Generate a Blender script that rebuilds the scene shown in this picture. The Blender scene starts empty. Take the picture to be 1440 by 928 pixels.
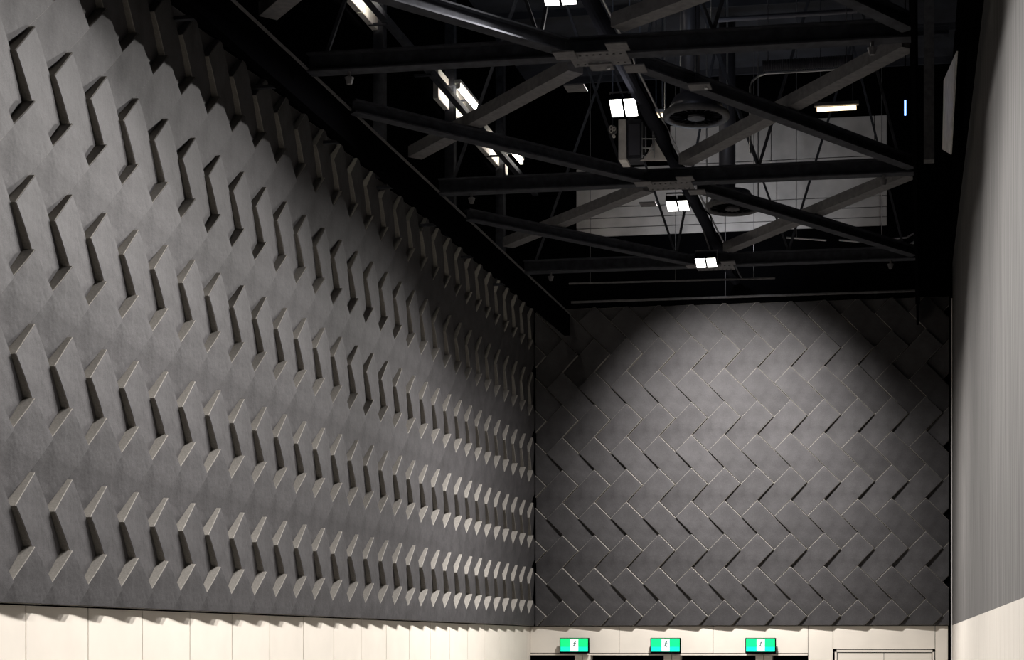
import bpy, bmesh, math, random
from mathutils import Vector, Matrix
random.seed(4)
SC = bpy.context.scene
COL = SC.collection

# ------------------------------------------------------------------ camera model
TH = math.radians(9.22)
CS, SN = math.cos(TH), math.sin(TH)
F, CX, CY, CZ = 2340.0, 918.0, 904.0, 2.65

def proj(p):
    d = -p[0]*SN + p[1]*CS
    return (CX + F*(p[0]*CS + p[1]*SN)/d, CY - F*(p[2]-CZ)/d, d)

def at_z(px, py, z):
    d = F*(z-CZ)/(CY-py)
    r = (px-CX)/F*d
    return Vector((r*CS - d*SN, r*SN + d*CS, z))

def at_y(px, py, Y):
    k = (px-CX)/F
    X = (k*Y*CS - Y*SN)/(CS + k*SN)
    d = -X*SN + Y*CS
    return Vector((X, Y, CZ + (CY-py)*d/F))

# ------------------------------------------------------------------ materials
def mat(name, col, rough=0.6, metal=0.0, noise=None, bump=None, stretch=(1, 1, 1), rnd=0.0, emit=None, spec=0.5):
    m = bpy.data.materials.new(name); m.use_nodes = True
    nt = m.node_tree; b = nt.nodes['Principled BSDF']
    b.inputs['Roughness'].default_value = rough
    b.inputs['Metallic'].default_value = metal
    b.inputs['Specular IOR Level'].default_value = spec
    b.inputs['Base Color'].default_value = (*col, 1)
    if emit:
        b.inputs['Emission Color'].default_value = (*emit[0], 1)
        b.inputs['Emission Strength'].default_value = emit[1]
    last = None
    if noise or bump or rnd:
        tc = nt.nodes.new('ShaderNodeTexCoord')
        mp = nt.nodes.new('ShaderNodeMapping'); mp.inputs['Scale'].default_value = stretch
        nt.links.new(tc.outputs['Object'], mp.inputs['Vector'])
    if noise:
        acc = None
        for sc, lo, hi in noise:
            n = nt.nodes.new('ShaderNodeTexNoise'); n.inputs['Scale'].default_value = sc
            n.inputs['Detail'].default_value = 4
            nt.links.new(mp.outputs[0], n.inputs['Vector'])
            r = nt.nodes.new('ShaderNodeMapRange')
            r.inputs['From Min'].default_value = 0.3; r.inputs['From Max'].default_value = 0.7
            r.inputs['To Min'].default_value = lo; r.inputs['To Max'].default_value = hi
            nt.links.new(n.outputs['Fac'], r.inputs['Value'])
            if acc is None: acc = r.outputs[0]
            else:
                mm = nt.nodes.new('ShaderNodeMath'); mm.operation = 'MULTIPLY'
                nt.links.new(acc, mm.inputs[0]); nt.links.new(r.outputs[0], mm.inputs[1]); acc = mm.outputs[0]
        last = acc
    if rnd:
        oi = nt.nodes.new('ShaderNodeObjectInfo')
        r = nt.nodes.new('ShaderNodeMapRange')
        r.inputs['To Min'].default_value = 1-rnd; r.inputs['To Max'].default_value = 1+rnd
        nt.links.new(oi.outputs['Random'], r.inputs['Value'])
        if last is None: last = r.outputs[0]
        else:
            mm = nt.nodes.new('ShaderNodeMath'); mm.operation = 'MULTIPLY'
            nt.links.new(last, mm.inputs[0]); nt.links.new(r.outputs[0], mm.inputs[1]); last = mm.outputs[0]
    if last is not None:
        v = nt.nodes.new('ShaderNodeVectorMath'); v.operation = 'SCALE'
        v.inputs[0].default_value = col
        nt.links.new(last, v.inputs['Scale'])
        nt.links.new(v.outputs[0], b.inputs['Base Color'])
    if bump:
        n = nt.nodes.new('ShaderNodeTexNoise'); n.inputs['Scale'].default_value = bump[0]
        n.inputs['Detail'].default_value = 3
        nt.links.new(mp.outputs[0], n.inputs['Vector'])
        bp = nt.nodes.new('ShaderNodeBump'); bp.inputs['Strength'].default_value = bump[1]
        bp.inputs['Distance'].default_value = bump[2]
        nt.links.new(n.outputs['Fac'], bp.inputs['Height']); nt.links.new(bp.outputs[0], b.inputs['Normal'])
    return m

M = {
 'felt': mat('charcoal_felt', (.046, .044, .0465), .72, noise=[(120, .75, 1.28), (4.5, .80, 1.22)], bump=(3.5, .6, .03), rnd=.10, spec=.3),
 'felt_edge': mat('pale_cut_edge_highlight', (.27, .255, .235), .8, noise=[(60, .85, 1.15)], spec=.2),
 'backing': mat('black_backing', (.012, .012, .013), .9),
 'cream': mat('cream_laminate', (.73, .68, .61), .5, noise=[(3, .97, 1.03)], spec=.3),
 'cream_grain': mat('cream_timber', (.60, .56, .51), .5, noise=[(6, .9, 1.08)], stretch=(4, 4, .25)),
 'linen': mat('grey_linen_cloth', (.092, .088, .086), .9, noise=[(5, .88, 1.12), (26, .60, 1.40)], stretch=(.2, 1.0, .04), spec=.2),
 'steel': mat('black_steel', (.042, .044, .053), .8, spec=.12, noise=[(9, .7, 1.3)]),
 'steel_matt': mat('matt_black_steel', (.020, .021, .027), 1.0, spec=.0),
 'steel_grey': mat('dusty_grey_steel', (.115, .112, .118), .75, noise=[(14, .75, 1.2)]),
 'black': mat('matt_black', (.0022, .0022, .0027), 1.0, spec=.0),
 'roof': mat('dark_roof_deck', (.03, .032, .042), .8, noise=[(2.0, .6, 1.4)]),
 'upper_grey_lit': mat('grey_lit_upper_wall', (.50, .48, .475), .8, noise=[(2.5, .8, 1.15)]),
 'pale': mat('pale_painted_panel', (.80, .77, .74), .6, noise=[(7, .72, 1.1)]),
 'metal': mat('bright_metal', (.55, .55, .57), .35, metal=.9),
 'alu': mat('aluminium_trim', (.75, .73, .70), .45, metal=.1),
 'duct': mat('galvanised_duct', (.10, .10, .12), .4, metal=.5),
 'floor': mat('dark_floor', (.025, .023, .02), .5, noise=[(5, .8, 1.2)], stretch=(6, .4, 1)),
 'lens': mat('floodlight_lens', (1, 1, 1), .3, emit=((1, .97, .92), 8)),
 'tube': mat('fluorescent_tube', (1, 1, 1), .3, emit=((1, .80, .50), 3.2)),
 'tube_white': mat('white_fluorescent_tube', (1, 1, 1), .3, emit=((1, .93, .80), 32)),
 'blue': mat('blue_light_strip', (.1, .2, 1), .3, emit=((.12, .25, 1), 7)),
 'green': mat('green_sign_face', (.0, .5, .2), .4, emit=((.0, .70, .13), 1.0)),
 'cyan': mat('cyan_green_sign_face', (.0, .5, .4), .4, emit=((.0, .70, .36), 1.0)),
 'sign_white': mat('white_sign_panel', (.9, .9, .9), .4, emit=((.92, 1, .97), .95)),
 'sign_dark': mat('dark_green_figure', (.02, .12, .10), .5),
}

# ------------------------------------------------------------------ helpers
def link(name, bm, m, parent=None, smooth=False, loc=None):
    me = bpy.data.meshes.new(name)
    bmesh.ops.recalc_face_normals(bm, faces=bm.faces)
    if loc is not None:
        bmesh.ops.translate(bm, verts=bm.verts, vec=-Vector(loc))
    bm.to_mesh(me); bm.free()
    me.materials.append(M[m] if isinstance(m, str) else m)
    if smooth:
        for p in me.polygons: p.use_smooth = True
    o = bpy.data.objects.new(name, me); COL.objects.link(o)
    if loc is not None: o.location = loc
    if parent:
        o.parent = parent
        if loc is None: o.location = -parent.location
        else: o.location = Vector(loc) - parent.location
        if parent.parent: o.location = (0, 0, 0)
    return o

def tag(o, label, cat, group=None):
    o['label'] = label; o['category'] = cat
    if group: o['group'] = group
    return o

def struct(o): o['kind'] = 'structure'; return o

def empty(name, loc, label, cat, group=None):
    o = bpy.data.objects.new(name, None); COL.objects.link(o); o.location = loc
    o.empty_display_size = .1
    return tag(o, label, cat, group)

def box(bm, lo, hi, bev=0):
    r = bmesh.ops.create_cube(bm, size=1)
    c = [(a+b)/2 for a, b in zip(lo, hi)]; s = [abs(b-a) for a, b in zip(lo, hi)]
    bmesh.ops.scale(bm, vec=s, verts=r['verts']); bmesh.ops.translate(bm, vec=c, verts=r['verts'])
    if bev:
        es = list({e for v in r['verts'] for e in v.link_edges})
        bmesh.ops.bevel(bm, geom=es, offset=bev, segments=2, affect='EDGES')

def frame_of(a, b, up=Vector((0, 0, 1))):
    a, b = Vector(a), Vector(b); d = (b-a); L = d.length; d.normalize()
    if abs(d.dot(up)) > .98: up = Vector((0, 1, 0))
    s = d.cross(up).normalized(); u = s.cross(d)
    m = Matrix((s, d, u)).transposed().to_4x4()
    return Matrix.Translation((a+b)/2) @ m, L

def bar(bm, a, b, w, h):
    m, L = frame_of(a, b)
    bmesh.ops.create_cube(bm, size=1, matrix=m @ Matrix.Diagonal((w, L, h, 1)))

def ibeam(bm, a, b, w, h, tf=.018, tw=.014):
    """an I section between two points"""
    m, L = frame_of(a, b)
    for lo, hi in (((-w/2, -L/2, -h/2), (w/2, L/2, -h/2+tf)), ((-w/2, -L/2, h/2-tf), (w/2, L/2, h/2)),
                   ((-tw/2, -L/2, -h/2+tf), (tw/2, L/2, h/2-tf))):
        c = [(p+q)/2 for p, q in zip(lo, hi)]; s = [q-p for p, q in zip(lo, hi)]
        bmesh.ops.create_cube(bm, size=1, matrix=m @ Matrix.Translation(c) @ Matrix.Diagonal((*s, 1)))

def tube(bm, pts, r, n=10):
    pts = [Vector(p) for p in pts]; rings = []
    for i, p in enumerate(pts):
        d = (pts[min(i+1, len(pts)-1)] - pts[max(i-1, 0)]).normalized()
        up = Vector((0, 0, 1)) if abs(d.z) < .95 else Vector((0, 1, 0))
        s = d.cross(up).normalized(); u = s.cross(d)
        rr = r[i] if isinstance(r, (list, tuple)) else r
        rings.append([bm.verts.new(p + s*math.cos(2*math.pi*k/n)*rr + u*math.sin(2*math.pi*k/n)*rr) for k in range(n)])
    for a, b in zip(rings, rings[1:]):
        for k in range(n): bm.faces.new((a[k], a[(k+1) % n], b[(k+1) % n], b[k]))
    bm.faces.new(rings[0]); bm.faces.new(rings[-1])

def cyl(bm, a, b, r, n=20): tube(bm, [a, b], r, n)

def B(): return bmesh.new()

ONES = ['', 'one', 'two', 'three', 'four', 'five', 'six', 'seven', 'eight', 'nine', 'ten', 'eleven', 'twelve', 'thirteen',
        'fourteen', 'fifteen', 'sixteen', 'seventeen', 'eighteen', 'nineteen']
def ordw(n):
    sp = {1: 'first', 2: 'second', 3: 'third', 5: 'fifth', 8: 'eighth', 9: 'ninth', 12: 'twelfth', 20: 'twentieth', 30: 'thirtieth'}
    if n in sp: return sp[n]
    if n < 20: return ONES[n]+'th'
    t = {2: 'twenty', 3: 'thirty'}[n//10]
    return t+'-'+ordw(n % 10)

# ------------------------------------------------------------------ room dimensions
T = .6                        # tip to tip spacing of the wedge panels
XL, YB = -7.20, 30.07         # wall planes behind the panels
ZB, ZT = 2.965, 8.80          # bottom and top of the panelled zone
HH, LL = .128, .030           # thick and thin end of a wedge
Y0 = 6.0                      # how far the room is built towards the viewer
ZR = 13.0
def XR(y): return .803 - .0095*y   # right wall runs very slightly off parallel

b = B(); box(b, (XL-.25, Y0, -.1), (1.3, YB+.4, 0)); struct(link('floor', b, 'floor'))
b = B(); box(b, (XL-.25, Y0, 0), (XL-.02, YB+.3, ZR))
struct(link('wall_left', b, 'black'))
# back wall with its three door openings
dz = 2.445
d_open = []
for x0, x1 in ((746.7, 809.8), (831, 934.4), (957, 1063), (1086, 1136)):
    d_open.append((at_y(x0, 920, YB).x, at_y(x1, 920, YB).x))
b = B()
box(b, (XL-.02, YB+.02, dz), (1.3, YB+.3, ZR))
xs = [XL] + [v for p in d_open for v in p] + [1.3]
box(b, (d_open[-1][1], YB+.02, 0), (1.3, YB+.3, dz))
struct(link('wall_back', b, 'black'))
b = B()   # dark lobby behind the doorways
box(b, (XL-.25, YB+3, 0), (1.3, YB+3.1, 3.2)); box(b, (XL-.25, YB+.4, 3.2), (1.3, YB+3.1, 3.3)); box(b, (XL-.25, YB+.4, -.1), (1.3, YB+3.1, 0))
struct(link('wall_lobby', b, 'black'))

def quad_prism(bm, pts, off):
    a = [bm.verts.new(p) for p in pts]; c = [bm.verts.new(Vector(p)+Vector(off)) for p in pts]
    n = len(pts)
    bm.faces.new(a); bm.faces.new(c[::-1])
    for i in range(n): bm.faces.new((a[i], a[(i+1) % n], c[(i+1) % n], c[i]))

def right_strip(y0, y1, z0, z1, t, mname, name):
    b = B()
    quad_prism(b, [(XR(y0)-t, y0, z0), (XR(y1)-t, y1, z0), (XR(y1)-t, y1, z1), (XR(y0)-t, y0, z1)], (t+.25, 0, 0))
    return struct(link(name, b, mname))
right_strip(Y0, YB-.05, ZB, 9.4, 0, 'linen', 'wall_right')
b = B(); quad_prism(b, [(XR(Y0)+.02, Y0, 9.4), (XR(YB), YB, 9.4), (XR(YB), YB, ZR), (XR(Y0)+.02, Y0, ZR)], (.25, 0, 0))
struct(link('wall_upper_right', b, 'black'))
# cream wainscot on the right: boards with fine joints
b = B()
y = Y0
while y < YB-.1:
    y2 = min(y+.62, YB-.06)
    t = .004
    quad_prism(b, [(XR(y+.003)-t, y+.003, 0), (XR(y2-.003)-t, y2-.003, 0), (XR(y2-.003)-t, y2-.003, ZB-.002), (XR(y+.003)-t, y+.003, ZB-.002)], (t+.2, 0, 0))
    y = y2
struct(link('trim_1', b, 'cream_grain'))
# cream wainscot on the left
b = B(); ys = [12.5+1.02*k for k in range(-7, 18)]
ys = [v for v in ys if v > Y0] ; ys = [Y0]+ys+[YB-.0]
for a, c in zip(ys, ys[1:]):
    if c-a > .02: box(b, (XL-.01, a+.004, 0), (XL+.022, c-.004, ZB-.012), .003)
struct(link('trim_2', b, 'cream'))
# cream lining on the back wall: header boards over the doors, wide pier and panelled double door
def bx(px, py=900): return at_y(px, py, YB).x
zh = dz+.02
b = B()
seams = [XL+.022, bx(871), bx(1003), bx(1136.5)]
for a, c in zip(seams, seams[1:]): box(b, (a+.004, YB-.022, zh), (c-.004, YB, ZB-.012), .003)
box(b, (XL+.022, YB-.035, zh-.045), (bx(1136), YB, zh-.012), .004)           # door head trim
box(b, (bx(1136.5)+.004, YB-.022, 0), (bx(1171.5)-.004, YB, ZB-.012), .003)
box(b, (bx(1171.5)+.004, YB-.022, zh+.075), (bx(1315)-.004, YB, ZB-.012), .003)
box(b, (bx(1315)+.004, YB-.022, 0), (bx(1333), YB, ZB-.012), .003)
struct(link('trim_3', b, 'cream'))
xa, xb, xm = bx(1174), bx(1314), bx(1243)
b = B(); box(b, (xa, YB-.035, 0), (xa+.035, YB, zh+.06)); box(b, (xb-.035, YB-.035, 0), (xb, YB, zh+.06)); box(b, (xa, YB-.035, zh+.02), (xb, YB, zh+.06))
d4 = struct(link('door_4', b, 'cream'))
for a, c in ((xa+.05, xm-.004), (xm+.004, xb-.05)):
    b = B(); box(b, (a, YB-.02, .01), (c, YB, zh+.003), .003); link('door_leaf', b, 'cream', d4)
# pale jamb posts standing between the openings
k = 1
for x0, x1 in ((810, 831), (934.6, 957), (1063.3, 1086)):
    b = B(); a, c = bx(x0, 925), bx(x1, 925); m_ = (a+c)/2
    box(b, (a, YB-.10, 0), (m_-.006, YB+.2, dz-.012), .004); box(b, (m_+.006, YB-.10, 0), (c, YB+.2, dz-.012), .004)
    struct(link('door_%d' % k, b, 'cream')); k += 1
# corner strip on the right
b = B(); box(b, (at_y(1337.4, 900, 29.9).x, 29.90, 0), (at_y(1339.2, 900, 29.9).x, 29.92, 8.75), .003); struct(link('trim_4', b, 'alu'))
b = B(); box(b, (XL, 29.86, 0), (XL, 29.86, 0)); b.free()

# ------------------------------------------------------------------ herringbone wedge panels
W = T/math.sqrt(2)
GAP = .0045
def outline(kind):
    if kind == 'back': return [(0, 0), (-.5, -.5), (.5, -1.5), (1, -1)]
    return [(0, 0), (-1, -1), (-.5, -1.5), (.5, -.5)]
def clip(poly, f):
    out = []
    for i, p in enumerate(poly):
        q = poly[(i+1) % len(poly)]; a, c = f(p), f(q)
        if a >= 0: out.append(p)
        if a*c < 0:
            t = a/(a-c); out.append((p[0]+t*(q[0]-p[0]), p[1]+t*(q[1]-p[1])))
    return out
def area(poly): return .5*sum(p[0]*q[1]-q[0]*p[1] for p, q in zip(poly, poly[1:]+poly[:1]))
def inset(poly, g):
    n = len(poly); res = []
    L = []
    for i in range(n):
        p, q = poly[i], poly[(i+1) % n]; dx, dy = q[0]-p[0], q[1]-p[1]; l = math.hypot(dx, dy)
        nx, ny = -dy/l, dx/l; L.append((p[0]+nx*g, p[1]+ny*g, dx/l, dy/l))
    for i in range(n):
        a, c = L[i-1], L[i]; den = a[2]*c[3]-a[3]*c[2]
        if abs(den) < 1e-6: res.append((c[0], c[1])); continue
        t = ((c[0]-a[0])*c[3]-(c[1]-a[1])*c[2])/den
        res.append((a[0]+a[2]*t, a[1]+a[3]*t))
    return res
def dedupe(poly):
    out = []
    for p in poly:
        if not out or math.hypot(p[0]-out[-1][0], p[1]-out[-1][1]) > .012: out.append(p)
    if len(out) > 2 and math.hypot(out[0][0]-out[-1][0], out[0][1]-out[-1][1]) <= .012: out.pop()
    return out
def panel_poly(kind, x0, z0, xmin, xmax, zmin, zmax):
    poly = [(p[0]*T, p[1]*T) for p in outline(kind)]
    if area(poly) < 0: poly = poly[::-1]
    poly = inset(poly, GAP); full = list(poly)
    for f in (lambda p: p[0]+x0-xmin, lambda p: xmax-p[0]-x0, lambda p: p[1]+z0-zmin, lambda p: zmax-p[1]-z0):
        if poly: poly = clip(poly, f)
    poly = dedupe(poly)
    if len(poly) < 3 or area(poly) < .012: return None, False
    return poly, len(poly) == 4 and abs(area(poly)-area(full)) < 1e-6
def hfun(kind, p):
    d = (1, -1) if kind == 'back' else (-1, -1)
    s = (p[0]*d[0]+p[1]*d[1])/math.sqrt(2)/(2*W)
    s = min(max(s, 0), 1)
    return HH-(HH-LL)*s**1.45
def panel_bm(bm, kind, poly, M4=None):
    """local x right, z up, y negative out of the wall; origin on the tip"""
    e = .007
    i1 = inset(poly, e*.6); i2 = inset(poly, e)
    def P(p, h):
        v = Vector((p[0], -h, p[1])); return M4 @ v if M4 else v
    d = Vector((1, 0, -1)) if kind == 'back' else Vector((-1, 0, -1)); d.normalize()
    t = bmesh.new()
    rings = [[t.verts.new((p[0], 0, p[1])) for p in poly],
             [t.verts.new((p[0], -1+e, p[1])) for p in poly],
             [t.verts.new((p[0], -1+e*.3, p[1])) for p in i1],
             [t.verts.new((p[0], -1, p[1])) for p in i2]]
    n = len(poly)
    for k, (a, c) in enumerate(zip(rings, rings[1:])):
        for j in range(n):
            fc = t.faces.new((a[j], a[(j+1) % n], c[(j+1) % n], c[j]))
            if k <= 1: fc.material_index = 1  # pale cut sides; the chamfer ring's pale tone is a painted edge highlight
    t.faces.new(rings[-1]); t.faces.new(rings[0][::-1])
    for s_ in (.12, .24, .36, .48, .60, .72, .84, .94):
        bmesh.ops.bisect_plane(t, geom=t.verts[:]+t.edges[:]+t.faces[:], plane_co=d*(s_*2*W), plane_no=d)
    bmesh.ops.recalc_face_normals(t, faces=t.faces)
    for v in t.verts:
        if v.co.y < -.5: v.co.y = -(hfun(kind, (v.co.x, v.co.z)) - (1+v.co.y))
    idx = {v: bm.verts.new(M4 @ v.co if M4 else v.co) for v in t.verts}
    for f in t.faces:
        nf = bm.faces.new([idx[v] for v in f.verts]); nf.material_index = f.material_index; nf.smooth = True
    t.free()
    bm.normal_update()
    for ed_ in bm.edges:
        if len(ed_.link_faces) == 2 and (ed_.link_faces[0].material_index != ed_.link_faces[1].material_index or ed_.calc_face_angle(0) > .5): ed_.smooth = False

panels = []
ZTIP = 3.435
def frame_area(pts):
    poly = [proj(p)[:2] for p in pts]
    for f in (lambda p: p[0], lambda p: 1440-p[0], lambda p: p[1], lambda p: 928-p[1]):
        if poly: poly = clip(poly, f)
    return abs(area(poly)) if len(poly) > 2 else 0
YT0 = 12.46
for n in range(0, 11):
    kind = 'slash' if n % 2 == 0 else 'back'
    for i in range(-7, 31):       # left wall
        y, z = YT0+T*i, ZTIP+T*n
        poly, full = panel_poly(kind, y, z, 8.3, YB-.004, ZB, ZT)
        if not poly: continue
        pts = [Vector((XL+.07, y+p[0], z+p[1])) for p in poly]
        vis = frame_area(pts)
        if min(p.z for p in pts) > 7.95: vis = 0
        if n >= 9: vis *= .05
        panels.append(dict(wall='left', n=n, i=i, y=y, z=z, kind=kind, poly=poly, full=full, vis=vis))
XT0 = -6.549
for n in range(0, 11):
    kind = 'slash' if n % 2 == 0 else 'back'
    for i in range(-1, 14):       # back wall
        x, z = XT0+T*i, ZTIP+T*n
        poly, full = panel_poly(kind, x, z, XL+HH+.012, XR(30)-.06, ZB, ZT)
        if not poly: continue
        pts = [Vector((x+p[0], YB-.07, z+p[1])) for p in poly]
        vis = frame_area(pts)
        cx = sum(p.x for p in pts)/len(pts); cz = sum(p.z for p in pts)/len(pts)
        if (cz > 7.4 and abs(cx+3.3) > 2.9) or cz > 8.65 and abs(cx+3.3) > 1.2: vis = 0
        panels.append(dict(wall='back', n=n, i=i, y=x, z=z, kind=kind, poly=poly, full=full, vis=vis))
panels.sort(key=lambda d: -d['vis'])
chosen, rest = panels[:300], panels[300:]
RL = Matrix.Rotation(math.pi/2, 4, 'Z')
protos = {}
minrow = {}
maxcol = max(d['i'] for d in panels if d['wall'] == 'left' )
for kd in ('slash', 'back'):
    pass
colset = {}
for d in panels:
    colset.setdefault((d['wall'], d['n']), set()).add(d['i'])
for d in chosen:
    if d['wall'] == 'left': loc = Vector((XL, d['y'], d['z'])); rz = math.pi/2
    else: loc = Vector((d['y'], YB, d['z'])); rz = 0
    if d['full'] and d['kind'] in protos:
        o = protos[d['kind']].copy(); COL.objects.link(o)
    else:
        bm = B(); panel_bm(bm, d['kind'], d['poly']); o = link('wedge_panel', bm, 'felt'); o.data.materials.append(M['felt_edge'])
        if d['full']: protos[d['kind']] = o
    o.location = loc; o.rotation_euler = (0, 0, rz)
    cols = sorted(colset[(d['wall'], d['n'])])
    if d['wall'] == 'left':
        q = cols[::-1].index(d['i'])+1
        lab = 'charcoal wedge panel on left wall, %s row above wainscot, %s from back corner' % (ordw(d['n']+1), ordw(q))
        g = 'herringbone wedge panels on the left wall'
    else:
        q = cols.index(d['i'])+1
        lab = 'dark wedge panel on back wall, %s row above wainscot, %s from left corner' % (ordw(d['n']+1), ordw(q))
        g = 'herringbone wedge panels on the back wall'
    tag(o, lab, 'wall panel', g)
bm = B()
for d in rest:
    if d['wall'] == 'left': m4 = Matrix.Translation((XL, d['y'], d['z'])) @ RL
    else: m4 = Matrix.Translation((d['y'], YB, d['z']))
    panel_bm(bm, d['kind'], d['poly'], m4)
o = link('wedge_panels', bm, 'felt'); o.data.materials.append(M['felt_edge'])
tag(o, 'remaining small and shaded wedge panels along tops and far end of both walls', 'wall panel'); o['kind'] = 'stuff'
# black shadow-gap line under the panels
b = B(); box(b, (XL+.022, 8.3, ZB-.012), (XL+.06, YB-.03, ZB-.001)); struct(link('trim_5', b, 'black'))
b = B(); box(b, (XL+.07, YB-.05, ZB-.012), (XR(30)-.06, YB, ZB-.001)); struct(link('trim_6', b, 'black'))

# ------------------------------------------------------------------ upper volume
b = B(); box(b, (XL-.25, Y0, ZR), (1.3, YB+.3, ZR+.2))
yy = 9.0
while yy < YB: box(b, (XL, yy, ZR-.12), (1.1, yy+.05, ZR)); yy += 1.6
struct(link('ceiling', b, 'roof'))
b = B()                                   # upper back wall boards, open joints; lit patch painted by outline and raised grey
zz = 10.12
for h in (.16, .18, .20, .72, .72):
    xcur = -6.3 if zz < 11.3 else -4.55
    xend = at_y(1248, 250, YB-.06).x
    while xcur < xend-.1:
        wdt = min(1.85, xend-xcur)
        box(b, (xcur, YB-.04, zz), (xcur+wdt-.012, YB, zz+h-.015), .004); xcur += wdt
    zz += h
struct(link('trim_7', b, 'upper_grey_lit'))
b = B()                                    # pale band high on the left wall
for ya_, yb_ in ((17.5, 21.5), (24.0, 28.25)):
    yy = ya_
    while yy < yb_-.1:
        y2 = min(yy+1.55, yb_); box(b, (XL-.02, yy, 10.78), (XL+.06, y2-.03, 11.25), .004); yy = y2
struct(link('trim_8', b, 'pale'))

# edge rails of the rig
def thing_box(name, lo, hi, m, label, cat, group=None, bev=0):
    b = B(); box(b, lo, hi, bev); c = [(lo[i]+hi[i])/2 for i in range(3)]; c[2] = lo[2]
    return tag(link(name, b, m, loc=c), label, cat, group)

e = empty('side_rail', (-6.4, 18.5, 8.29), 'long black edge rail running along the left wall top below roof steel', 'rail')
b = B(); box(b, (-6.43, 9, 8.29), (-6.39, 29.9, 8.66)); link('fascia', b, 'black', e)
b = B(); box(b, (-6.47, 9, 8.66), (-6.37, 29.9, 8.685)); link('top_flange', b, 'steel_grey', e)
b = B(); box(b, (-6.50, 9, 8.29), (-6.43, 29.9, 8.305)); link('bottom_flange', b, 'black', e)
for yb in range(11, 29, 2):
    b = B(); box(b, (XL, yb, 8.62), (-6.43, yb+.05, 8.655)); link('bracket', b, 'steel', e)
e = empty('side_rail', (-.10, 18.5, 8.29), 'black edge rail along the right wall top beside the grey cloth wall', 'rail')
b = B(); box(b, (-.11, 9, 8.29), (-.07, 29.9, 8.66)); link('fascia', b, 'black', e)
b = B(); box(b, (-.13, 9, 8.66), (-.05, 29.9, 8.685)); link('top_flange', b, 'black', e)
# rail in front of the back wall
pb = at_y(1000, 418.5, 29.8)
e = empty('lighting_bar', (-3.2, 29.8, 8.70), 'thin grey bar hanging level just in front of the back wall top', 'bar')
b = B(); tube(b, [(-6.35, 29.8, pb.z), (-.13, 29.8, pb.z)], .022, 8); link('bar', b, 'steel_grey', e)
p = at_y(1020, 405, 29.8)
b = B(); tube(b, [(p.x, 29.8, pb.z+.02), (p.x, 29.8, ZR)], .008, 6); link('hanger', b, 'steel_grey', e)

# roof beams (transverse) and plan bracing
TY = [16.75, 21.55, 26.35]
names = ['nearest', 'middle', 'farthest']
ZC = 8.75
XC = -3.27
def gusset(e, x, y):
    b = B(); box(b, (x-.30, y-.20, ZC-.115), (x+.30, y+.20, ZC-.103))
    for r in range(2):
        for c in range(8):
            px_, py_ = x-.25+c*.07, y-.13+r*.26
            cyl(b, (px_, py_, ZC-.128), (px_, py_, ZC-.114), .012, 6)
    link('bolted_plate', b, 'steel_grey', e)
for y, nm in zip(TY, names):
    e = empty('roof_beam', (XC, y, ZC), 'black steel cross beam over the hall, %s of the three to the viewer' % nm, 'beam', 'steel cross beams under the roof')
    b = B(); ibeam(b, (-6.39, y, ZC), (-.11, y, ZC), .17, .20); link('beam', b, 'steel', e)
    gusset(e, XC, y)
    # upper chord and web members of the truss
    b = B(); ibeam(b, (XL, y, 12.2), (.4, y, 12.2), .14, .16); link('top_chord', b, 'steel', e)
    xs_ = [-6.2, -5.0, -3.9, XC, -2.1, -1.1, -.3]
    for j in range(6):
        z0, z1 = (ZC+.1, 12.12) if j % 2 == 0 else (12.12, ZC+.1)
        b = B(); bar(b, (xs_[j], y, z0), (xs_[j+1], y, z1), .035, .035); link('web_rod', b, 'steel', e)
    for xh in (-5.95, -.5):
        b = B(); tube(b, [(xh, y, ZC-.10), (xh, y, ZC-.19)], .018, 8); tube(b, [(xh, y, ZC-.16), (xh, y, ZC-.23)], [.05, .028], 10); link('clamp', b, 'steel_grey', e)
bays = [(11.95, 16.75), (16.75, 21.55), (21.55, 26.35), (26.35, 29.3)]
bn = ['in the nearest bay', 'between nearest and middle cross beams', 'between middle and farthest cross beams', 'beyond the farthest cross beam']
for k, ((ya, yb), nm) in enumerate(zip(bays, bn)):
    last = k == 3
    zl, zu = ZC-.045, ZC+.115
    segs = (('left', 0, (-6.36, ya+1.25), (XC-.32, yb-.2)), ('left', 1, (XC-.42, ya+.80), (-6.36, ya+(2.4 if last else 3.6))),
            ('right', 0, (XC+.32, ya+.3), (-.14, yb-.3)), ('right', 1, (-.14, ya+(2.4 if k == 0 else .65)), (XC+.25, yb-.35)))
    for side, lay, p, q in segs:
        if last: continue
        nm2 = ('black I-section diagonal brace' if lay == 0 else 'dusty grey diagonal brace')
        e = empty('roof_brace', ((p[0]+q[0])/2, (p[1]+q[1])/2, ZC), '%s, %s half of roof, %s' % (nm2, side, nm), 'brace', 'diagonal steel braces under the roof')
        b = B()
        if lay == 0: ibeam(b, (*p, zl), (*q, zl), .15, .15)
        else: bar(b, (*p, zu), (*q, zu), .19, .14)
        link('brace', b, 'steel' if lay == 0 else 'steel_grey', e)
        b = B(); x0, y0 = (p if abs(p[0]-XC) < 1 else q)
        box(b, (x0-.11, y0-.11, ZC-.135), (x0+.11, y0+.11, ZC-.121)); link('end_plate', b, 'steel_grey', e)

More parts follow.
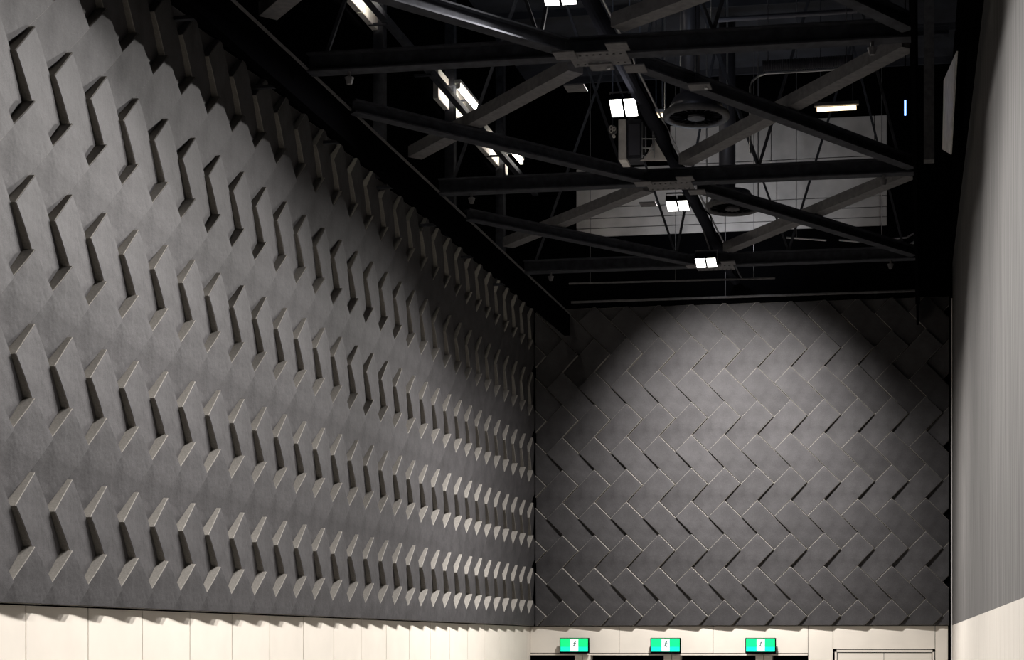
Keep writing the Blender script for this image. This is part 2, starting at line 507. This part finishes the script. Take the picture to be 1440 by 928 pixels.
# centre spine tube with conduit and cables
e = empty('spine_tube', (-3.2, 19.5, 9.12), 'black longitudinal steel tube along the hall centre above cross beams', 'beam')
b = B(); tube(b, [(-3.31, 6.5, 9.13), (-3.31, 29.6, 9.13)], .085, 16); link('tube', b, 'steel_matt', e)
b = B(); tube(b, [(-3.195, 9, 9.15), (-3.195, 29.6, 9.15)], .014, 8); link('conduit', b, 'metal', e)
b = B()
pts = []
for k in range(60):
    y = 17.5+k*.2; pts.append((-3.18+.02*math.sin(k*.9), y, 9.03+.05*math.sin(k*.55)))
tube(b, pts, .011, 6); link('cable', b, 'black', e)

# ------------------------------------------------------------------ floodlights
def flood(px, py, zl, nm, tilt=-36, big=1.0):
    c = at_z(px, py, zl)
    e = empty('floodlight', c, 'bright twin floodlight hung on roof spine, %s' % nm, 'floodlight', 'floodlights along the roof spine')
    ax = Vector((0, math.sin(math.radians(tilt)), -math.cos(math.radians(tilt))))
    for sx in (-1, 1):
        cc = c+Vector((sx*.085*big, 0, 0.0))
        R = Vector((0, 0, -1)).rotation_difference(ax).to_matrix().to_4x4()
        m = Matrix.Translation(cc) @ R
        b = B()
        r = bmesh.ops.create_cube(b, size=1, matrix=m @ Matrix.Translation((0, 0, .055)) @ Matrix.Diagonal((.155*big, .25*big, .09, 1)))
        for f in range(5):
            bmesh.ops.create_cube(b, size=1, matrix=m @ Matrix.Translation((-.06+f*.03, 0, .115)) @ Matrix.Diagonal((.006, .15*big, .03, 1)))
        h = link('lamp_head', b, 'black', e)
        b = B()
        bmesh.ops.create_cube(b, size=1, matrix=m @ Matrix.Translation((0, 0, .004)) @ Matrix.Diagonal((.14*big, .235*big, .008, 1)))
        link('lens', b, 'lens', h)
    b = B(); up = Vector((0, 0, 1))
    tube(b, [c+Vector((-.17*big, .03, .04)), c+Vector((-.17*big, .03, .20)), c+Vector((.17*big, .03, .20)), c+Vector((.17*big, .03, .04))], .012, 8)
    tube(b, [c+Vector((.06, .03, .20)), Vector((-3.40, c.y+.03, 9.15))], .012, 8)
    link('yoke', b, 'steel_grey', e)
    return c, ax
ZLIT = 9.00
L = []
for px, py, nm in ((786, -8, 'cut by the photo top edge'), (877, 152, 'largest in full view above the equipment case'),
                   (953, 290, 'between middle and farthest cross beams'), (993, 370, 'smallest and nearest the back wall')):
    L.append(flood(px, py, 8.55 if px == 993 else ZLIT, nm, -20 if px > 950 else -36))

def spot(loc, ax, watts, deg, blend, size=.06, col=(1, .96, .92)):
    d = bpy.data.lights.new('flood_or_fill_beam', 'SPOT'); d.energy = watts; d.spot_size = math.radians(deg)
    d.spot_blend = blend; d.shadow_soft_size = size; d.color = col
    o = bpy.data.objects.new('flood_or_fill_beam', d); COL.objects.link(o)
    o.location = loc; o.rotation_euler = Vector(ax).to_track_quat('-Z', 'Y').to_euler()
    return o
PW = [3600, 3200, 3200, 2000]
for yy in (11.8,):  # extra floodlight added out of view to brighten the near left wall
    cc = Vector((L[0][0].x, yy, ZLIT)); L.insert(0, (cc, L[0][1])); PW.insert(0, 1800)
    px_, py_, _ = proj(cc); flood(px_, py_, ZLIT, 'added unseen to light the near wall')
for (c, ax), w in zip(L, PW):
    spot(c+ax*.06, ax, w*1.05, 140, 1.0)
c, ax = L[-1]
axb = Vector((0, .875, -.485))
spot(c+Vector((0, .14, -.06)), axb, 3300, 74, 1.0, .04)
spot(c+Vector((0, .05, -.10)), Vector((0, .12, -1)), 2300, 150, 1.0, .05)
spot(c+Vector((0, 2.7, .75)), (0, .70, .70), 75, 150, .9, .05, (.92, .95, 1))  # added spot without a fitting, brightens the upper back wall
for (cc_, a_) in L[1:4]: spot(cc_+Vector((0, 0, .25)), (0, .1, 1), 70, 160, 1, .05, (.75, .85, 1))  # added cool upward spots over the floodlights, to lift the roof

# equipment case below the second floodlight
c = at_z(886, 198, 8.86)
e = empty('equipment_case', (c.x, c.y+.35, c.z-.24), 'tall equipment case with pale side hung under the largest full floodlight', 'equipment')
y0 = c.y+.25
def P(px, py, dy=0): return at_y(px, py, y0+dy)
a, d_ = P(881, 168), P(902, 222)
b = B(); box(b, (a.x, y0, d_.z), (d_.x, y0+.3, a.z), .008); link('case', b, 'steel', e)
a2 = P(870, 168)
b = B(); box(b, (a2.x, y0-.02, d_.z-.02), (a.x-.003, y0+.3, a.z), .004); link('side_panel', b, 'pale', e)
b = B(); q0, q1 = P(884, 175), P(900, 218)
box(b, (q0.x, y0-.014, q1.z), (q1.x, y0-.002, q0.z), .003); link('front_panel', b, 'duct', e)
b = B()
for (xa_, ya_, xb_, yb_) in ((903, 172, 903, 222), (908, 178, 908, 214), (918, 176, 918, 212), (903, 195, 922, 195), (903, 208, 920, 208), (885, 220, 906, 219), (906, 222, 920, 206), (920, 190, 920, 222)):
    tube(b, [P(xa_, ya_, .02), P(xb_, yb_, .02)], .008, 6)
link('metal_cage', b, 'metal', e)
b = B(); quad_prism(b, [P(920, 195, .05), P(938, 226, .05), P(900, 226, .05), P(908, 221, .05)], (0, .012, 0)); link('triangular_plate', b, 'pale', e)
b = B(); tube(b, [P(884, 168, .15), Vector((P(884, 168).x, y0+.15, ZR))], .008, 6); tube(b, [P(899, 168, .15), Vector((P(899, 168).x, y0+.15, ZR))], .008, 6); link('hanger', b, 'steel', e)
# small round device
c2 = P(861, 182, -.05)
e = empty('cable_reel', c2, 'small round pale reel of looped cable left of the equipment case', 'reel')
b = B(); cyl(b, c2+Vector((0, 0, 0)), c2+Vector((0, .05, 0)), .055, 20); link('disc', b, 'steel_grey', e)
b = B()
for k in range(3):
    aa = k*2.1
    cc = c2+Vector((.025*math.cos(aa), -.012, .025*math.sin(aa)))
    tube(b, [cc+Vector((.017*math.cos(t*.7), 0, .022*math.sin(t*.7))) for t in range(10)], .006, 6)
cc = c2+Vector((.018, -.01, -.085)); cyl(b, cc, cc+Vector((0, .03, 0)), .02, 12)
link('cable_loop', b, 'pale', e)
b = B(); tube(b, [c2+Vector((0, .03, .05)), Vector((c2.x, c2.y+.03, ZR))], .006, 6); link('hanger', b, 'steel', e)

# round air diffusers
for px, py, nm in ((979, 166, 'larger round air diffuser with spokes right of the equipment case'), (1030, 294, 'smaller round air diffuser right of the spine, nearer the back wall')):
    c = at_z(px, py, 9.85)
    e = empty('air_diffuser', c, nm, 'diffuser', 'round air diffusers')
    b = B(); R0, R1, n = .46, .37, 48
    rings = []
    for (r, z) in ((R1, 0), (R0-.02, -.012), (R0, .01), (R0, .06), (R1, .05)):
        rings.append([b.verts.new(c+Vector((r*math.cos(2*math.pi*k/n), r*math.sin(2*math.pi*k/n), z))) for k in range(n)])
    for a, d2 in zip(rings, rings[1:]+rings[:1]):
        for k in range(n): b.faces.new((a[k], a[(k+1) % n], d2[(k+1) % n], d2[k]))
    link('rim', b, 'steel_grey', e, smooth=True)
    b = B(); cyl(b, c+Vector((0, 0, -.01)), c+Vector((0, 0, .04)), .12, 28); link('hub', b, 'steel_grey', e)
    b = B()
    for k in range(24):
        t = 2*math.pi*k/24; u = Vector((math.cos(t), math.sin(t), 0))
        bar(b, c+u*.12+Vector((0, 0, .02)), c+u*.37+Vector((0, 0, .03)), .035, .006)
    link('vanes', b, 'black', e)
    b = B(); tube(b, [c+Vector((0, 0, .05)), c+Vector((0, 0, .28))], [.42, .30], 32); cyl(b, c+Vector((-.1, .1, .28)), c+Vector((-.1, .1, ZR-9.85)), .14, 24); link('duct_neck', b, 'duct', e, smooth=True)
    for sx in (-1, 1):
        b = B(); tube(b, [c+Vector((sx*.43, 0, .05)), c+Vector((sx*.43, 0, ZR-9.85))], .012, 6); link('hanger', b, 'metal', e)

# ------------------------------------------------------------------ tubes along the left upper wall
TX, TZ = -6.88, 10.99
def batten(u0, u1, nm):
    def yof(u): return (F*(-TX)/(CS*u) + TX*SN)/CS
    y0, y1 = yof(u0), yof(u1)
    y1 = max(y1, y0+1.1)
    e = empty('fluorescent_light', (TX, (y0+y1)/2, TZ), nm, 'light fitting', 'fluorescent battens on the upper left wall')
    b = B(); box(b, (TX-.05, y0-.05, TZ+.045), (TX+.05, y1+.05, TZ+.10), .006); link('housing', b, 'pale', e)
    b = B(); tube(b, [(TX, y0, TZ), (TX, y1, TZ)], .03, 12); link('tube', b, 'tube_white', e)
    b = B(); box(b, (TX-.03, y0-.04, TZ-.03), (TX+.03, y0, TZ+.05)); box(b, (TX-.03, y1, TZ-.03), (TX+.03, y1+.04, TZ+.05)); link('socket', b, 'pale', e)
    b = B(); bar(b, (TX, y0+.2, TZ+.10), (XL+.05, y0+.2, TZ+.10), .03, .02); bar(b, (TX, y1-.2, TZ+.10), (XL+.05, y1-.2, TZ+.10), .03, .02); link('bracket', b, 'steel', e)
batten(800, 757, 'fluorescent tube on upper left wall at the top edge of the photo')
batten(653, 629, 'bright fluorescent tube on upper left wall beside first diagonal brace crossing')
batten(587, 571, 'farthest fluorescent tube on the upper left wall')
e = empty('cable_tray', (-6.95, 23, 10.76), 'black cable tray running along the upper left wall below the fluorescent tubes', 'cable tray')
b = B(); box(b, (-7.02, 14, 10.80), (-6.92, 29.6, 10.83)); box(b, (-7.02, 14, 10.83), (-7.01, 29.6, 10.88)); box(b, (-6.93, 14, 10.83), (-6.92, 29.6, 10.88)); link('tray', b, 'steel', e)
for yb in range(15, 30, 2):
    b = B(); box(b, (XL, yb, 10.77), (-6.95, yb+.04, 10.80)); link('bracket', b, 'steel', e)
for k, y in enumerate((21.2, 24.55, 27.6)):
    tag_n = ['nearest', 'middle', 'farthest'][k]
    thing_box('wall_post', (XL, y, 8.85), (XL+.14, y+.14, ZR), 'steel', 'black steel wall post crossing pale upper left panels, %s of three' % tag_n, 'post', 'posts on the upper left wall')

# warm tubes at right, blue strip
def xtube(x0, x1, py, Y, nm, m='tube'):
    a, c = at_y(x0, py, Y), at_y(x1, py-(x1-x0)*.03, Y); c.z = a.z
    e = empty('fluorescent_light', (a+c)/2, nm, 'light fitting')
    b = B(); tube(b, [a, c], .03, 12); link('tube', b, m, e)
    b = B(); box(b, (a.x-.04, Y-.04, a.z+.04), (c.x+.04, Y+.04, a.z+.09), .004); link('housing', b, 'steel_grey', e)
    b = B()
    for xx in (a.x+.05, c.x-.05): tube(b, [(xx, Y, a.z+.09), (xx, Y, ZR)], .008, 6)
    link('hanger', b, 'steel', e)
    return (a+c)/2
t1 = xtube(1149, 1204, 154, 24.0, 'warm glowing tube light hung in the dark right half of the roof')
t2 = xtube(918, 936, 163, 25.0, 'short warm tube light between the spine and larger diffuser')
a, c = at_y(1273, 141, 25), at_y(1273, 162, 25)
e = empty('blue_light', c, 'short vertical blue light strip hanging in the dark at upper right', 'light')
b = B(); tube(b, [a, c], .013, 8); link('tube', b, 'blue', e)
b = B(); box(b, (a.x-.03, 25.02, c.z-.05), (a.x+.03, 25.07, a.z+.05)); tube(b, [(a.x, 25.05, a.z+.05), (a.x, 25.05, ZR)], .008, 6); link('housing', b, 'black', e)

# right-hand roof clutter
thing_box('service_column', (at_y(1299, 100, 23.2).x, 23.2, 9.3), (at_y(1314, 100, 23.2).x, 23.4, ZR), 'steel_grey', 'dark vertical service column at upper right beside the cloth wall', 'column', bev=.004)
b = B(); pts = [at_y(1073+k*1.6, 93-k*.1, 19.3) for k in range(80)]
tube(b, pts, [.055 if k % 2 else .068 for k in range(80)], 16)
[tube(b, [at_y(hx, hy, 19.3), Vector((at_y(hx, hy, 19.3).x, 19.3, ZR))], .006, 6) for hx, hy in ((1080, 92), (1190, 86))]; tag(link('flexible_duct', b, 'duct', loc=pts[0]), 'ribbed flexible duct lying level at upper right above the warm tube', 'duct')
b = B(); pts = [at_y(x, y, 20.5) for x, y in ((1055, 216), (1055, 175), (1055, 140), (1055, 122), (1058, 114), (1066, 107), (1078, 103), (1120, 101), (1165, 98), (1195, 96), (1210, 92), (1228, 84))]
tube(b, pts, .014, 8); [tube(b, [at_y(hx, hy, 20.5), Vector((at_y(hx, hy, 20.5).x, 20.5, ZR))], .006, 6) for hx, hy in ((1120, 101),)]; tag(link('conduit_pipe', b, 'metal', loc=pts[0]), 'thin bent metal conduit dropping down left of the warm tube', 'pipe')
b = B(); pts = [at_y(965, 58, 18.6), at_y(1205, 41, 18.6)]; tube(b, pts, .012, 8)
[tube(b, [at_y(hx, hy, 18.6), Vector((at_y(hx, hy, 18.6).x, 18.6, ZR))], .006, 6) for hx, hy in ((1000, 55.5), (1190, 42))]; tag(link('straight_pipe', b, 'metal', loc=pts[0]), 'thin straight pipe running level above the ribbed duct', 'pipe')
b = B(); pts = [at_y(1010, 28, 19.9), at_y(1205, 15, 19.9)]; tube(b, pts, .03, 10)
[tube(b, [at_y(hx, hy, 19.9), Vector((at_y(hx, hy, 19.9).x, 19.9, ZR))], .006, 6) for hx, hy in ((1020, 27), (1190, 16))]; tag(link('straight_pipe', b, 'duct', loc=pts[0]), 'thicker dark pipe at the photo top, right of the spine', 'pipe')
b = B(); pts = [at_y(x, y, 27.6) for x, y in ((1106, 334), (1130, 335.5), (1162, 338))]; tube(b, pts, .014, 8)
[tube(b, [at_y(hx, hy, 27.6), Vector((at_y(hx, hy, 27.6).x, 27.6, ZR))], .006, 6) for hx, hy in ((1120, 335),)]; tag(link('sprinkler_pipe', b, 'metal', loc=pts[0]), 'short thin pipe low in the dark roof right of the last floodlight', 'pipe')
b = B(); pts = [at_y(x, y, 27.2) for x, y in ((1180, 337.5), (1205, 339.5), (1240, 337), (1275, 334), (1287, 327))]; tube(b, pts, .014, 8)
tube(b, [at_y(1286, 336, 27.2), at_y(1286, 360, 27.2)], .01, 6); tube(b, [at_y(1280, 343, 27.2), at_y(1292, 338, 27.2)], .02, 6)
[tube(b, [at_y(hx, hy, 27.2), Vector((at_y(hx, hy, 27.2).x, 27.2, ZR))], .006, 6) for hx, hy in ((1240, 337),)]; tag(link('sprinkler_pipe', b, 'metal', loc=pts[0]), 'thin pipe with turned up end and valve near the right wall', 'pipe')
b = B(); tube(b, [at_y(800, 399, 28.9), at_y(1090, 391, 28.9)], .016, 8)
for hx in (830, 950, 1060): tube(b, [at_y(hx, 398-(hx-800)*.0276, 28.9), Vector((at_y(hx, 395, 28.9).x, 28.9, ZR))], .006, 6)
tag(link('straight_pipe', b, 'steel_grey', loc=at_y(800, 399, 28.9)), 'faint long level pipe just below the smallest floodlight', 'pipe')
# pale panel on the upper right
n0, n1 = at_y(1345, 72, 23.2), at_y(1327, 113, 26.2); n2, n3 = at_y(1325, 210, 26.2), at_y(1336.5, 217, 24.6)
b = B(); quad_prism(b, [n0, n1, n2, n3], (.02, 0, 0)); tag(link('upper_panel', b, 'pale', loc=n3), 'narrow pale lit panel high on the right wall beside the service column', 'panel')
# small squares / clamps in the rig
for (px, py, nm) in ((984, 123, 'small flat grey junction plate hanging below roof steel near larger diffuser'), (846, 95, 'small grey plate under the centre node of the nearest cross beam')):
    c = at_z(px, py, 8.60)
    e = empty('junction_plate', c, nm, 'plate')
    b = B(); box(b, (c.x-.12, c.y-.10, c.z), (c.x+.12, c.y+.10, c.z+.02), .003); link('plate', b, 'steel_grey', e)
    b = B(); cyl(b, c+Vector((.07, 0, -.02)), c+Vector((.07, 0, 0)), .02, 10); link('bolt', b, 'metal', e)
    b = B(); tube(b, [c+Vector((-.05, .05, .02)), Vector((c.x-.05, c.y+.05, 8.65 if px < 900 else 12.8))], .006, 6); link('hanger', b, 'steel', e)

# ------------------------------------------------------------------ exit signs
for (x0, x1, nm) in ((787, 828, 'left of the three, nearest the left corner'), (914.5, 957, 'middle of the three over the doorways'), (1048, 1091, 'right of the three, nearest the panelled door')):
    YS = YB-.20
    a, c = at_y(x0, 897, YS), at_y(x1, 918.5, YS)
    e = empty('exit_sign', ((a.x+c.x)/2, YS, c.z), 'glowing green running figure exit sign, %s' % nm, 'sign', 'exit signs over the doors')
    b = B(); box(b, (a.x, YS, c.z), (c.x, YS+.07, a.z), .005); link('housing', b, 'black', e)
    b = B(); box(b, ((a.x+c.x)/2-.06, YS+.07, c.z+.05), ((a.x+c.x)/2+.06, YB-.02, a.z-.04)); link('wall_bracket', b, 'black', e)
    w_ = c.x-a.x; h_ = a.z-c.z
    zmid = c.z+h_*.42
    b = B(); box(b, (a.x+.018, YS-.006, zmid), (c.x-.018, YS, a.z-.012)); link('face', b, 'green', e)
    b = B(); box(b, (a.x+.018, YS-.006, c.z+.03), (c.x-.018, YS, zmid)); o = link('face', b, 'cyan', e); o['label'] = 'cyan green lower half of the face'
    xm_ = (a.x+c.x)/2+.005
    b = B(); box(b, (xm_-.07, YS-.010, c.z+.035), (xm_+.07, YS-.006, a.z-.022)); pn = link('doorway_panel', b, 'sign_white', e)
    b = B(); zc_ = (a.z+c.z)/2+.02; yq = YS-.014
    cyl(b, (xm_+.018, yq, zc_+.055), (xm_+.018, yq+.004, zc_+.055), .014, 12)
    for p, q in (((.012, .04), (-.008, -.008)), ((.012, .036), (.036, .012)), ((.010, .036), (-.022, .022)), ((-.008, -.008), (.018, -.035)), ((-.008, -.008), (-.022, -.03)), ((-.022, -.03), (-.04, -.03)), ((.018, -.035), (.012, -.06))):
        bar(b, (xm_+p[0], yq+.002, zc_+p[1]), (xm_+q[0], yq+.002, zc_+q[1]), .004, .014)
    link('running_figure', b, 'sign_dark', pn)

# ------------------------------------------------------------------ world, camera, view
w = bpy.data.worlds.new('World'); SC.world = w; w.use_nodes = True
w.node_tree.nodes['Background'].inputs[0].default_value = (.01, .011, .014, 1)
w.node_tree.nodes['Background'].inputs[1].default_value = .05
cam = bpy.data.cameras.new('Camera'); co = bpy.data.objects.new('Camera', cam); COL.objects.link(co)
cam.sensor_fit = 'HORIZONTAL'; cam.sensor_width = 36; cam.lens = 36*F/1440
cam.shift_x = -(CX-720)/1440; cam.shift_y = (CY-464)/1440
cam.clip_end = 200; cam.clip_start = .05
co.location = (0, 0, CZ); co.rotation_euler = (math.pi/2, 0, TH)
SC.camera = co
vs = SC.view_settings
vs.view_transform = 'Standard'; vs.look = 'None'; vs.gamma = 1; vs.use_curve_mapping = False; vs.exposure = 0
